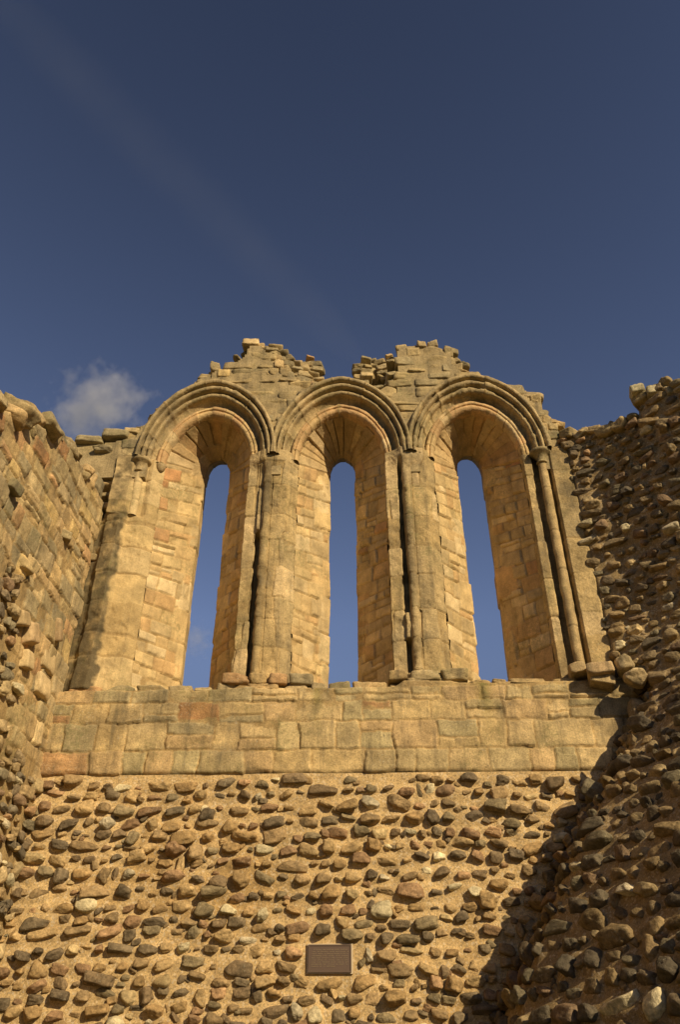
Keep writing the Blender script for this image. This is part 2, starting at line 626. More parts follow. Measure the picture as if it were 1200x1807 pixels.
def arch_sweep(name, prof, cx, rng, parent, pal, mat, vw=(.20, .34), erode=.022, dark=0.0, tmin=0.0, tmax=PI):
    pr, s = resample(prof, .009)
    t = np.linspace(tmin, tmax, 300)
    ax, az = arch_xz(t)
    L = np.concatenate([[0], np.cumsum(np.hypot(np.diff(ax), np.diff(az)))]) * .85
    P = np.zeros((len(t), len(pr), 3))
    P[..., 0] = cx + ax[:, None] * pr[None, :, 0]
    P[..., 2] = ZS + az[:, None] * pr[None, :, 0]
    P[..., 1] = pr[None, :, 1]
    bl = layout(-.05, s[-1] + .05, 0, L[-1], vw, (3, 4), rng, split=0)
    h, col = relief(s, L, P, bl, rng, gap=.007, depth=.007, bevel=.006, off=.004, tilt=.005, wob=.005, pal=pal, podd=.0, mort=MORTAR * .7)
    e = fbm(P + 13, 3.5, 4)
    h = h - np.clip(e - .15, 0, 1) * erode * 3
    if dark:
        w = sm(fbm(P + 23, 1.7, 4), -.2, .35) * dark * sm(-P[..., 1], -.12, .06)
        col = col * (1 - w[..., None]) + np.array([.16, .13, .085]) * w[..., None]
    return grid_obj(name, P, h, col, mat, parent, sign=1.0)


REVPAL = 1.08 * np.array([[.46, .335, .18], [.48, .345, .185], [.43, .32, .175], [.50, .37, .20], [.45, .30, .155], [.41, .31, .18], [.53, .41, .25]])
win_obj = []
for k, cx in enumerate(WC):
    rng = np.random.default_rng(100 + k)
    zb = SILL[k] - .06
    # outline: right jamb up, arch, left jamb down
    njam, narc = 230, 190
    tj = np.linspace(0, 1, njam, endpoint=False)
    ta = np.linspace(0, PI, narc)
    ux, uz = arch_xz(ta)
    front = np.concatenate([np.stack([np.full(njam, A_IN), zb + (ZS - zb) * tj], 1), np.stack([A_IN * ux, ZS + A_IN * uz], 1), np.stack([np.full(njam, -A_IN), ZS + (zb - ZS) * (1 - tj[::-1])], 1)])
    bx, bz = arch_xz(ta, 1.46)
    bz = bz / bz.max()
    back = np.concatenate([np.stack([np.full(njam, SLIT), zb + (SLIT_ZS - zb) * tj], 1), np.stack([SLIT * bx, SLIT_ZS + SLIT_RISE * bz], 1), np.stack([np.full(njam, -SLIT), SLIT_ZS + (zb - SLIT_ZS) * (1 - tj[::-1])], 1)])
    d = np.concatenate([[0], np.cumsum(np.linalg.norm(np.diff(front, axis=0), axis=1))])
    dep = np.concatenate([np.linspace(0, 1, 56), 1 + np.linspace(.03, .42, 16)])
    w = np.clip(dep, 0, 1)
    yy = .2 + dep * .62
    n, m = len(d), len(dep)
    P = np.zeros((n, m, 3))
    ease = w ** 1.0
    P[..., 0] = cx + front[:, None, 0] * (1 - ease) + back[:, None, 0] * ease + np.sign(back[:, None, 0]) * np.clip(dep - 1, 0, 1)[None] * .06
    arcmask = np.zeros(n)
    arcmask[njam:njam + narc] = np.sin(ta)
    P[..., 2] = front[:, None, 1] * (1 - ease) + back[:, None, 1] * ease + arcmask[:, None] * (np.sin(ease * PI) * .05 + np.clip(dep - 1, 0, 1) * .30)[None]
    P[..., 1] = yy[None]
    U = dep * .75
    j0, j1 = d[njam], d[njam + narc - 1]
    bl = layout(0, .72, 0, j0, (.09, .24), (.16, .42), rng, split=.12) + layout(0, .72, j1, d[-1], (.09, .24), (.16, .42), rng, split=.12)
    bl += layout(0, .72, j0, j1, (.13, .21), (1.2, 1.3), rng, split=0)
    zz = layout(.72, 1.1, 0, d[-1], (.3, .5), (.6, .7), rng, split=0)
    h, col = relief(U, d, P, bl + zz, rng, gap=.015, depth=.018, bevel=.011, off=.014, tilt=.018, wob=.011, podd=.02, mort=MORTAR * .82, cvar=.08, pal=REVPAL)
    h[:, -16:] *= .5
    # warm, redder clean stone under the vault; rain-stained upper jambs
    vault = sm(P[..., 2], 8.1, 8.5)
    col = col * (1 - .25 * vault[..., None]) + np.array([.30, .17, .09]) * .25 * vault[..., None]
    wo = grid_obj('lancet_window', P, h, col, M_REV, end_wall, sign=-1.0)
    win_obj.append(wo)
    arch_sweep('hood_mould', HOOD, cx, rng, wo, np.array([[.42, .32, .18], [.40, .305, .175], [.44, .33, .19], [.38, .29, .17]]), M_ASH, dark=.5)
    arch_sweep('inner_arch', INNER, cx, rng, wo, np.array([[.52, .37, .2], [.5, .33, .18], [.48, .31, .17], [.53, .40, .24]]), M_REV, vw=(.16, .28), erode=.005)


# ---- piers and jambs: a plan profile run up the wall
def roll(cx, cy, r, a0, a1, n=12):
    return [(cx + r * math.cos(math.radians(a)), cy - r * math.sin(math.radians(a))) for a in np.linspace(a0, a1, n)]


def upright(name, prof_fn, x_len, z0, z1, rng, parent, pal, mat, vw=(.28, .5), bw=(3, 4), erode=.012, stain=None, dz=.0125, **kw):
    zs = np.arange(z0, z1 + dz, dz)
    ns = int(x_len / .008)
    rows = []
    for z in zs:
        pr = np.array(prof_fn(z))
        d = np.concatenate([[0], np.cumsum(np.linalg.norm(np.diff(pr, axis=0), axis=1))])
        s = np.linspace(0, d[-1], ns)
        rows.append(np.stack([np.interp(s, d, pr[:, 0]), np.interp(s, d, pr[:, 1])], 1))
    R = np.array(rows)
    P = np.stack([R[..., 0], R[..., 1], np.broadcast_to(zs[:, None], R.shape[:2])], 2)
    U = np.linspace(0, x_len, ns)
    bl = layout(-.02, x_len + .02, z0, z1, vw, bw, rng, split=0)
    h, col = relief(U, zs, P, bl, rng, pal=pal, **{**dict(gap=.010, depth=.012, bevel=.006, off=.006, tilt=.008, wob=.006, podd=.0, mort=MORTAR * .75), **kw})
    e = fbm(P + 77, 4.0, 4)
    h = h - np.clip(e - .12, 0, 1) * erode * 3
    if stain is not None:
        w = stain(P)
        col = col * (1 - w[..., None]) + np.array([.085, .067, .042]) * w[..., None]
    return grid_obj(name, P, h, col, mat, parent, sign=1.0)


PIERPAL = np.array([[.44, .33, .185], [.46, .34, .18], [.41, .31, .175], [.48, .36, .21], [.40, .29, .15]])


def pier_profile(cx, g_fn):
    def fn(z):
        g = g_fn(z)
        gy = .055 + .185 * g
        gw = .02 * float(fbm(np.array([[z, 1.0 + cx, 2.0]]), 2.5, 3)[0])
        pr = [(-.335, .26), (-.334, .13), (-.328, .11), (-.175, .095), (-.168, .10 + .03 * g), (-.166, gy), (-.118 + gw, gy), (-.114 + gw, .06 + .05 * g)]
        pr += [(x, y * 1.0) for x, y in roll(-.055, .05, .056 - gw * .5, 185, 20)]
        pr += [(.004, .062), (.012, .05), (.175, .05), (.20, .055), (.203, .075), (.33, .215), (.335, .26)]
        k = float(sm(z, 7.9, 8.13))
        return [(cx + x, y * (1 - k) + min(y, -.025 + 1.1 * max(abs(x) - .14, 0)) * k) for x, y in pr]
    return fn


for k, cx in enumerate(PIERX):
    if k == 0:
        def g_fn(z):
            return float(sm(z, 5.02, 5.1) * (1 - sm(z, 6.93, 7.0)) + .15 * sm(z, 7.6, 7.7))
    else:
        def g_fn(z):
            return float(max(sm(z, 5.80, 5.88), sm(z, 5.06, 5.10) * (1 - sm(z, 5.44, 5.5))))

    def stain(P, cx=cx, k=k):
        a = np.exp(-((P[..., 0] - cx + .06) / .10) ** 2) * sm(fbm(P + 61, 1.5, 3), -.35, .3)
        b = np.exp(-((P[..., 2] - (7.6 if k == 0 else 5.7)) / .5) ** 2)
        return np.clip(a * (.62 + .35 * b) + .35 * sm(fbm(P + 91, 1.2, 4), .1, .5), 0, .85)
    upright('pier', pier_profile(cx, g_fn), 1.05, 4.97, 8.24, np.random.default_rng(200 + k), end_wall, PIERPAL, M_ASH, stain=stain, bw=(.22, .5), erode=.02)

# right jamb
RJ = WC[2] + A_IN


def rj_prof(z):
    return [(RJ - .005, .26), (RJ, .15), (RJ + .015, .11), (RJ + .105, .10), (RJ + .115, .12), (RJ + .125, .25), (RJ + .32, .25), (RJ + .33, .05), (RJ + .345, .01), (RJ + .57, .0), (RJ + .60, .02), (RJ + .60, .12)]


rjo = upright('jamb', rj_prof, 1.15, 4.97, 8.2, np.random.default_rng(210), end_wall, PIERPAL * .92, M_ASH, vw=(.3, .55),
              stain=lambda P: np.clip(sm(P[..., 0], RJ + .3, RJ + .4) * sm(fbm(P + 3, 1.3, 4), -.3, .4) * (.25 + .5 * sm(P[..., 2], 5.4, 6.6) * (1 - sm(P[..., 2], 7.5, 7.7))), 0, .7))


def lathe(prof, cx, cy, n=40, wob=.0):
    pr, s = resample(prof, .012)
    a = np.linspace(0, 2 * PI, n + 1)
    P = np.zeros((len(pr), n + 1, 3))
    P[..., 0] = cx + pr[:, None, 0] * np.cos(a)[None]
    P[..., 1] = cy + pr[:, None, 0] * np.sin(a)[None]
    P[..., 2] = pr[:, None, 1]
    return P


def lathe_obj(name, prof, cx, cy, parent, base, mat, seed, joints=None, er=.006):
    P = lathe(prof, cx, cy)
    e = fbm(P + seed, 6, 4)
    e[:, -1] = e[:, 0]
    h = e * er
    col = np.broadcast_to(np.array(base), P.shape) * (1 + .2 * e[..., None])
    if joints is not None:
        for zj in joints:
            w = np.exp(-((P[..., 2] - zj) / .008) ** 2)
            h = h - w * .008
            col = col * (1 - .4 * w[..., None])
    return grid_obj(name, P, h, col, mat, parent, sign=1.0)


lathe_obj('shaft', [(.058, 5.02), (.058, 8.0)], RJ + .235, .075, rjo, (.42, .31, .17), M_ASH, 3, joints=(5.6, 6.35, 6.9, 7.55), er=.012)
CAP = [(.05, -.16), (.072, -.155), (.072, -.135), (.056, -.125), (.06, -.08), (.085, -.04), (.12, -.015), (.14, .0), (.142, .035), (.125, .05), (.10, .06), (.02, .06)]
lathe_obj('capital', [(r, 8.11 + z) for r, z in CAP], RJ + .235, .06, rjo, (.36, .28, .165), M_ASH, 5)
CORB = [(.01, -.09), (.03, -.08), (.05, -.05), (.065, -.01), (.07, .02), (.05, .035), (.01, .04)]
lathe_obj('corbel', [(r, 8.11 + z) for r, z in CORB], RJ + .04, .14, rjo, (.42, .31, .18), M_ASH, 6)

# left jamb
LJ = WC[0] - A_IN


def lj_prof(z):
    up = float(sm(z, 7.24, 7.27))                       # the shaft survives only above this height
    er = .03 * float(fbm(np.array([[z * 1.0, 3.0, 1.0]]), 2.0, 3)[0]) * (1 - up)
    ox = LJ - .60 + er
    low = [(ox - .35, .12), (ox - .06, .10), (ox, .06), (ox + .015, .02), (LJ - .42 + er, -.015), (LJ - .36 + er * .5, .03), (LJ - .33, .075)]
    a = [(LJ - .97, .34), (LJ - .66, .32), (LJ - .61, .16), (LJ - .61, .02), (LJ - .605, -.005), (LJ - .375, 0.0), (LJ - .365, .02), (LJ - .36, .115)]
    left = [(p[0] * up + q[0] * (1 - up), p[1] * up + q[1] * (1 - up)) for p, q in zip(a, low)]
    return left + [(LJ - .20, .085 + .04 * up), (LJ - .13, .10), (LJ - .10, .105), (LJ, .205), (LJ + .005, .26)]


ljo = upright('jamb', lj_prof, 1.4, 4.9, 8.2, np.random.default_rng(220), end_wall, PIERPAL * 1.05, M_REV, vw=(.26, .42), erode=.02,
              stain=lambda P: np.clip(sm(LJ - .37 - P[..., 0] + .07 * fbm(P, 3, 3) + .05 * fbm(P + 2, 11, 3), -.035, .025) * (.92 - .45 * sm(P[..., 2], 7.25, 7.3) + .95 * fbm(P + 8, 9, 6)), 0, .93))
lathe_obj('shaft', [(.062, 7.26), (.062, 8.0)], LJ - .30, .095, ljo, (.50, .38, .22), M_REV, 13, joints=(7.5, 7.78), er=.004)
lathe_obj('capital', [(r, 8.11 + z) for r, z in CAP], LJ - .30, .075, ljo, (.38, .29, .17), M_ASH, 15)
lathe_obj('corbel', [(r, 8.10 + z) for r, z in CORB], LJ - .045, .15, ljo, (.42, .31, .18), M_ASH, 16)

# ---- upper wall: blocks fill the outline of the ruin around the arches
PROF = [(135, 775), (190, 768), (228, 758), (236, 745), (262, 728), (322, 690), (330, 668), (362, 664), (366, 646), (396, 638), (426, 612), (430, 597), (470, 597), (480, 612), (500, 640), (520, 665), (560, 676),
        (575, 677), (620, 673), (660, 677), (688, 680), (692, 603), (740, 599), (770, 605), (805, 605), (808, 630), (822, 633), (825, 651), (862, 655), (866, 673), (940, 680), (945, 696), (965, 698), (968, 725), (985, 729), (1000, 765), (1070, 768)]
PW = np.array([at_y(*p) for p in PROF])


def top_at(x):
    return np.interp(x, PW[:, 0], PW[:, 2])


def arch_r(x, z):
    """scaled radius of a point against each arch: <A_OUT means inside the hood"""
    r = np.full(np.shape(x), 9.0)
    for cx in WC:
        dx = np.abs(np.asarray(x) - cx)
        dz = np.asarray(z) - ZS
        th = np.linspace(0, PI / 2, 60)
        ax, az = arch_xz(th)
        ang = np.arctan2(az, ax)
        rad = np.hypot(ax, az)
        rr = np.hypot(dx, dz) / np.interp(np.arctan2(np.maximum(dz, 0), dx), ang, rad)
        rr = np.where(dz < 0, dx, rr)
        r = np.minimum(r, rr)
    return r


# core of the wall, set back behind the blocks
cs = .03
gx, gz = np.arange(-3.75, 3.75, cs), np.arange(4.7, 10.5, cs)
XC, ZC = np.meshgrid(gx + cs / 2, gz + cs / 2)
inside = ZC < np.minimum(np.minimum(top_at(XC - .09), top_at(XC + .09)), top_at(XC)) - .10 + .05 * fbm(np.stack([XC, XC * 0, ZC], 2), 5, 3)


def voxel(mask, y0, y1, name, parent, colr, mat):
    n, m = mask.shape
    nv = (n + 1) * (m + 1)
    ex = np.append(gx, gx[-1] + cs)
    ez = np.append(gz, gz[-1] + cs)
    EX, EZ = np.meshgrid(ex, ez)
    V0 = np.stack([EX, np.full_like(EX, y0), EZ], 2)
    V0[..., 1] += fbm(V0, 6, 3) * .007
    V1 = np.stack([EX, np.full_like(EX, y1), EZ], 2)
    V = np.concatenate([V0.reshape(-1, 3), V1.reshape(-1, 3)])
    fr = grid_faces(n + 1, m + 1, mask=mask)
    bk = grid_faces(n + 1, m + 1, flip=True, mask=mask) + nv
    fs = [fr, bk]
    pad = np.pad(mask, 1)
    idx = np.arange(nv).reshape(n + 1, m + 1)
    for di, dj, a, b in ((0, -1, (1, 0), (0, 0)), (0, 1, (0, 1), (1, 1)), (-1, 0, (0, 0), (0, 1)), (1, 0, (1, 1), (1, 0))):
        e = mask & ~pad[1 + di:n + 1 + di, 1 + dj:m + 1 + dj]
        i, j = np.nonzero(e)
        p, q = idx[i + a[0], j + a[1]], idx[i + b[0], j + b[1]]
        fs.append(np.stack([p, q, q + nv, p + nv], 1))
    F_ = np.concatenate(fs)
    used = np.unique(F_)
    re = np.zeros(len(V), int)
    re[used] = np.arange(len(used))
    return obj(name, V[used], re[F_], np.broadcast_to(colr, (len(used), 3)), mat, parent, smooth=False)


RR = arch_r(XC, ZC)
slit_in = np.zeros_like(inside)
for cx in WC:
    dx = np.abs(XC - cx)
    slit_in |= (dx < SLIT + .06) & (ZC < SLIT_ZS + .42)
voxel(inside & (RR > .80) & (ZC > ZS - .3), .034, .80, 'wall_core', end_wall, np.array([.33, .255, .15]), M_ASH)
voxel(inside & ~slit_in & (ZC > 4.7), .86, 1.06, 'wall_back', end_wall, MORTAR * .75, M_MOR)
pm = np.zeros_like(inside)
for cx in PIERX:
    pm |= np.abs(XC - cx) < .27
pm |= (XC < LJ - .06) | (XC > RJ + .06)
voxel(pm & inside & (ZC <= ZS - .3), .3, .86, 'pier_core', end_wall, MORTAR * .75, M_MOR)

rng = np.random.default_rng(42)
up = Stones()
z = 8.15
GREY = np.array([[.34, .26, .15], [.38, .29, .16], [.30, .24, .145], [.41, .31, .17], [.27, .22, .14]])
while z < 10.45:
    hh = rng.uniform(.11, .2)
    x = -2.95 + rng.uniform(-.1, 0)
    while x < 3.0:
        w = rng.uniform(.18, .55)
        xc, zc = x + w / 2, z + hh / 2
        tp = top_at(np.array([xc - w * .4, xc, xc + w * .4]))
        rs = arch_r(np.array([x, xc, x + w]), np.array([z + hh, z + hh, z + hh]))
        if zc >= tp.min() and zc < top_at(np.array([x + .07]))[0] + .02:      # short stones step down the broken slope
            w = rng.uniform(.11, .17)
            xc = x + w / 2
            tp = top_at(np.array([xc - w * .4, xc, xc + w * .4])) + .05
        if (rs.max() > A_OUT - .02) and zc < tp.min() + .0:
            deep = .26
            tpl = BLKF[rng.integers(len(BLKF))]
            ax = rot_axes((1, 0, 0), (0, 0, 1), (0, -1, 0), rng.normal(0, .015), (rng.normal(0, .02), rng.normal(0, .02)))
            n0 = len(up.items)
            up.add(tpl, (xc, .0 + deep + rng.uniform(-.008, .012), zc), ax, (w / 2 * 1.06, hh / 2 * 1.07, deep), pick(GREY, rng, None, SAND, .2, .12))
            V, cc, c, a = up.items[n0]
            # cut the block to the curve of the hood where it would run into the opening
            r = arch_r(V[:, 0], V[:, 2])
            lim = A_OUT - .05
            for cx in WC:
                m_ = (r < lim) & (np.abs(V[:, 0] - cx) < A_OUT)
                if m_.any():
                    s_ = lim / np.maximum(r[m_], .2)
                    V[m_, 0] = cx + (V[m_, 0] - cx) * s_
                    V[m_, 2] = np.where(V[m_, 2] > ZS, ZS + (V[m_, 2] - ZS) * s_, V[m_, 2])
            # a second stone behind, so that the wall head is thick and broken
            if tp.min() - zc < .35:
                d2 = rng.uniform(.16, .26)
                up.add(BLK[rng.integers(len(BLK))], (xc + rng.uniform(-.05, .05), .75 + rng.uniform(-.1, .05), zc - rng.uniform(0, .12)), ax, (w / 2, hh / 2, d2), pick(GREY, rng, None, None, 0, .12))
        x += w + rng.uniform(.004, .02)
    z += hh + rng.uniform(.003, .012)
def island(items):
    """indices of the largest set of touching stones, and the rest"""
    bb = [(v[0].min(0) - .006, v[0].max(0) + .006) for v in items]
    par = list(range(len(items)))

    def root(i):
        while par[i] != i:
            i = par[i]
        return i
    for i in range(len(items)):
        for j in range(i):
            if (bb[i][0] < bb[j][1]).all() and (bb[j][0] < bb[i][1]).all():
                par[root(i)] = root(j)
    rs = [root(i) for i in range(len(items))]
    m = max(set(rs), key=rs.count)
    return [i for i in range(len(items)) if rs[i] == m], [i for i in range(len(items)) if rs[i] != m]


stray = []
gab = []
for lo, hi, pn, nm in ((-9, -1.95, 'haunch_masonry', None), (-1.95, .05, 'gable_fragment', 'broken gable fragment with a slanting left shoulder'), (.05, 2.2, 'gable_fragment', 'broken gable fragment with a squared flat top'), (2.2, 9, 'haunch_masonry', None)):
    ks = [k for k, it in enumerate(up.items) if lo <= it[2][0] < hi]
    main, rest = island([up.items[k] for k in ks])
    stray += [up.items[ks[i]] for i in rest]
    V, Fc, cc = up.merged([ks[i] for i in main])
    o = obj(pn, V, Fc, cc, M_ASH, end_wall, label=nm)
    if nm:
        gab.append(o)

# loose weathered stones bedded along the broken wall head
hd = Stones()
for i in range(len(PROF) - 1):
    a, b = PW[i], PW[i + 1]
    L = np.linalg.norm(b - a)
    nst = max(1, int(L / .19))
    for q in range(nst):
        p = a + (b - a) * ((q + rng.uniform(.2, .8)) / nst)
        if arch_r(p[0], p[2]) < A_OUT + .015:
            continue
        s = rng.uniform(.05, .11)
        p2 = p + np.array([0, rng.uniform(.14, .3), -s * .6])
        tpl = BLK[rng.integers(len(BLK))] if rng.random() < .6 else COB[rng.integers(len(COB))]
        hd.add(tpl, p2, rot_axes((1, 0, 0), (0, 0, 1), (0, -1, 0), rng.normal(0, .12), (rng.normal(0, .1), rng.normal(0, .2))), (s * rng.uniform(.9, 1.6), s * rng.uniform(.5, .75), rng.uniform(.12, .2)), pick(GREY, rng, None, SAND, .3, .15))
# thin turf-less capping right over the middle hood and behind
for px in (556, 580, 668, 690):
    p = at_y(px, 678, .1)
    hd.add(COB[rng.integers(len(COB))], p + np.array([0, .12, -.03]), np.eye(3)[[0, 2, 1]] * [[1], [1], [-1]], (.10, .05, .13), pick(GREY, rng))
hd.items += stray
for gk, (lo, hi) in enumerate(((-9, .05), (.05, 9))):
    V, Fc, cc = hd.merged([k for k, it in enumerate(hd.items) if lo <= it[2][0] < hi])
    obj('loose_stones', V, Fc, cc, M_ASH, gab[gk], kind='stuff')

# broken return to the right of the first gable peak, and the dark one to the left of the second
gb = Stones()


def rubble_fill(store, poly, y_fn, rng, s=(.05, .10), nmax=60, pal=GREY):
    """stack rubble inside a polygon given in photo pixels at plane depth y_fn(t)"""
    poly = np.array(poly, float)
    x0, y0 = poly.min(0)
    x1, y1 = poly.max(0)
    row = y1
    while row > y0 - 4:
        px = x0
        while px < x1 + 4:
            # point in polygon
            ins, j = False, len(poly) - 1
            for i in range(len(poly)):
                if (poly[i, 1] > row) != (poly[j, 1] > row) and px < (poly[j, 0] - poly[i, 0]) * (row - poly[i, 1]) / (poly[j, 1] - poly[i, 1]) + poly[i, 0]:
                    ins = not ins
                j = i
            r = rng.uniform(*s)
            if ins:
                yv = y_fn((px - x0) / (x1 - x0), (row - y0) / (y1 - y0))
                p = at_y(px, row, yv)
                store.add(BLK[rng.integers(len(BLK))], p + np.array([0, .1, 0]), rot_axes((1, 0, 0), (0, 0, 1), (0, -1, 0), rng.normal(0, .2), (rng.normal(0, .25), rng.normal(0, .25))), (r * 1.15, r * .55, .14), pick(pal, rng, None, SAND, .25, .15))
            px += r * 175
        row -= 9.5
    return store


rubble_fill(gb, [(462, 690), (466, 602), (480, 608), (500, 622), (520, 634), (540, 640), (556, 690)], lambda a, b: .06 + .22 * a * (1 - b * .6), rng, s=(.06, .13))
rubble_fill(gb, [(536, 690), (536, 636), (545, 626), (556, 632), (563, 652), (570, 690)], lambda a, b: .22, rng)
rubble_fill(gb, [(632, 672), (634, 640), (650, 630), (668, 634), (690, 622), (692, 676)], lambda a, b: .62 - .1 * a, rng)
rubble_fill(gb, [(632, 672), (632, 640), (648, 630), (656, 650), (660, 672)], lambda a, b: .35, rng)
for gk, (lo, hi) in enumerate(((-9, .05), (.05, 9))):
    V, Fc, cc = gb.merged([k for k, it in enumerate(gb.items) if lo <= it[2][0] < hi])
    obj('broken_core', V, Fc, cc, M_ASH, gab[gk], kind='stuff')

# stub of the wall left of the windows
ls = Stones()
rng = np.random.default_rng(77)
z = 6.6
while z < 8.42:
    hh = rng.uniform(.09, .15)
    x = -3.95
    while x < LJ - .66:
        w = rng.uniform(.16, .36)
        if x + w > LJ - .6:
            w = LJ - .6 - x
        ls.add(BLK[rng.integers(len(BLK))], (x + w / 2, .30 + rng.uniform(-.05, .07), z + hh / 2), rot_axes((1, 0, 0), (0, 0, 1), (0, -1, 0), rng.normal(0, .07), (rng.normal(0, .12), rng.normal(0, .12))), (w / 2, hh / 2 * rng.uniform(.7, 1), .2), pick(GREY, rng, None, SAND, .4, .15))
        x += w + .02
    z += hh + rng.uniform(.01, .05)
for px, py, w, hh in ((160, 783, .22, .055), (205, 772, .2, .075), (185, 800, .14, .04)):
    p = at_y(px, py, .1)
    ls.add(BLK[rng.integers(len(BLK))], p + np.array([0, .05, -.02]), np.array([[1, 0, 0], [0, 0, 1], [0, -1, 0]]), (w, hh, .22), (.34, .28, .18))
V, Fc, cc = ls.merged()
obj('wall_stub', V, Fc, cc, M_ASH, end_wall)

# ================================================================== LEFT WALL
XL = -3.08
left_wall = empty('ruined_wall', (XL - .6, -2.5, 0), 'ragged side wall of squared stones running forward beside the leftmost window', 'wall')
left_wall['kind'] = 'thing'
rng = np.random.default_rng(31)
LTOP = [(0.0, 7.6), (.35, 7.55), (.9, 7.48), (1.5, 7.34), (2.2, 6.95), (2.9, 6.5), (3.4, 6.3), (5.2, 6.2), (8.3, 5.6)]


def ltop(s):
    return np.interp(s, [a for a, b in LTOP], [b for a, b in LTOP])


def patch(s, z):
    """how far a point of the left wall belongs to the robbed, rubbly part"""
    return (z < 3.85 + .25 * s) or (s > 1.15 + .25 * math.sin(z * 4) and 4.3 < z < 5.3 + .2 * math.sin(s * 5))


ss, zs = np.concatenate([np.arange(-.1, 4.2, .0165), np.arange(4.2, 8.3, .03)]), np.arange(0, 7.6, .0165)
S_, Z_ = np.meshgrid(ss, zs)
P = np.stack([np.full_like(S_, XL), -S_, Z_], 2)
bl = layout(-.1, 8.3, 3.6, 7.6, (.13, .25), (.15, .42), rng, split=.2)
h, col = relief(ss, zs, P, bl, rng, gap=.018, depth=.016, bevel=.010, off=.016, tilt=.024, wob=.03, podd=.02, cvar=.14, mort=MORTAR * .85, skip=patch, pal=np.vstack([SAND * 1.2, SAND * 1.25, GREY * 1.25]))
h += fbm(P, 1.2, 4) * .03
P[..., 0] += h
tz = ltop(ss) - .08 + fbm(np.stack([ss, ss * 0, ss * 0 + 4], 1), 3, 3) * .06
over = np.clip(Z_ - tz[None], 0, None)
P[..., 2] = np.where(over > 0, tz[None] + over * .02, Z_)
P[..., 0] -= over * 1.1
dk = sm(fbm(P + 12, .9, 4), -.1, .5) * sm(Z_, 4.5, 6.5) * .2
col = col * (1 - dk[..., None]) + np.array([.17, .14, .095]) * dk[..., None]
obj('ashlar_facing', P.reshape(-1, 3), grid_faces(len(zs), len(ss), flip=True), col.reshape(-1, 3), M_ASH, left_wall)
# body of the wall behind the facing
sg = np.linspace(-.1, 8.3, 40)
Vb = np.concatenate([np.stack([np.full(40, xx), -sg, zz], 1) for xx, zz in ((XL - .08, sg * 0), (XL - .08, ltop(sg) - .14), (XL - 1.2, ltop(sg) - .2), (XL - 1.2, sg * 0))])
fb = []
for r in range(3):
    a = np.arange(39) + r * 40
    fb.append(np.stack([a, a + 1, a + 41, a + 40], 1))
fb.append(np.array([[0, 40, 80, 120], [39, 159, 119, 79]]))
obj('wall_core', Vb, np.concatenate(fb), np.broadcast_to(MORTAR * .7, (len(Vb), 3)), M_MOR, left_wall, smooth=False)


def surf_left(q, z):
    return np.array([XL + .01, -q, z]), (0, -1, 0), (0, 0, 1), (1, 0, 0)


st = Stones()
rubble_rows(st, surf_left, 0.05, 8.2, .05, 5.7, rng, row=.135, wmean=.13, gap=(.02, .10), prot=.0, depk=.6, keep=lambda q, z: patch(q, z), podd=.12, pal=FIELD * 1.2)
st.build('fieldstone', 'fieldstones', M_FLD, left_wall, 95)
# stones that stick out of the upper facing
for i in range(15):
    s, z = rng.uniform(.5, 3.6), rng.uniform(5.3, 7.3)
    if z > ltop(s) - .05 or rng.random() > .35 + .5 * (s / 3.6):
        continue
    w = rng.uniform(.09, .2)
    sto = Stones()
    sto.add(BLK[rng.integers(len(BLK))], (XL + rng.uniform(-.06, .0), -s, z), rot_axes((0, -1, 0), (0, 0, 1), (1, 0, 0), rng.normal(0, .1), (rng.normal(0, .2), rng.normal(0, .2))), (w, w * rng.uniform(.4, .8), rng.uniform(.08, .15)), pick(GREY, rng, None, SAND, .5, .12))
    V, Fc, cc = sto.merged()
    obj('projecting_stone', V, Fc, cc, M_ASH, left_wall)
# broken stones along the head of the wall
for i, s in enumerate(np.concatenate([np.arange(.05, 5.0, .21), np.arange(5.1, 8.2, .5)])):
    for back in (0, 1, 2):
        w = rng.uniform(.09, .22)
        sto = Stones()
        zt = float(ltop(s))
        tpl = BLK[rng.integers(len(BLK))] if rng.random() < .2 else COB[rng.integers(len(COB))]
        sto.add(tpl, (XL - .10 - back * .33 + rng.uniform(-.08, .05), -s + rng.uniform(-.07, .07), zt - .03 + rng.uniform(-.10, .07)), rot_axes((0, -1, 0), (0, 0, 1), (1, 0, 0), rng.normal(0, .3), (rng.normal(0, .3), rng.normal(0, .35))), (w, w * rng.uniform(.45, .85), rng.uniform(.14, .22)), pick(GREY, rng, None, SAND, .4, .12))
        V, Fc, cc = sto.merged()
        obj('coping_stone', V, Fc, cc, M_ASH, left_wall)
# fresh pale blocks by the corner, with the hole above them
for px, py, a, b, c_, rt, colr in ((72, 1212, .17, .12, .055, 0.0, (.56, .43, .26)), (84, 1166, .17, .12, .03, .05, (.55, .42, .25)), (52, 1118, .14, .12, .07, .35, (.46, .33, .20)), (98, 1112, .07, .14, .07, .25, (.40, .28, .17)), (36, 1092, .12, .08, .07, .3, (.42, .31, .18)), (45, 1165, .11, .10, .06, .1, (.54, .41, .24))):
    p = at_x(px, py, XL)
    sto = Stones()
    sto.add(BLK[rng.integers(len(BLK))], p, rot_axes((0, 1, 0), (0, 0, 1), (1, 0, 0), rt, (-.12, 0)), (a, b, c_), colr)
    V, Fc, cc = sto.merged()
    obj('corner_block', V, Fc, cc, M_REV, left_wall)

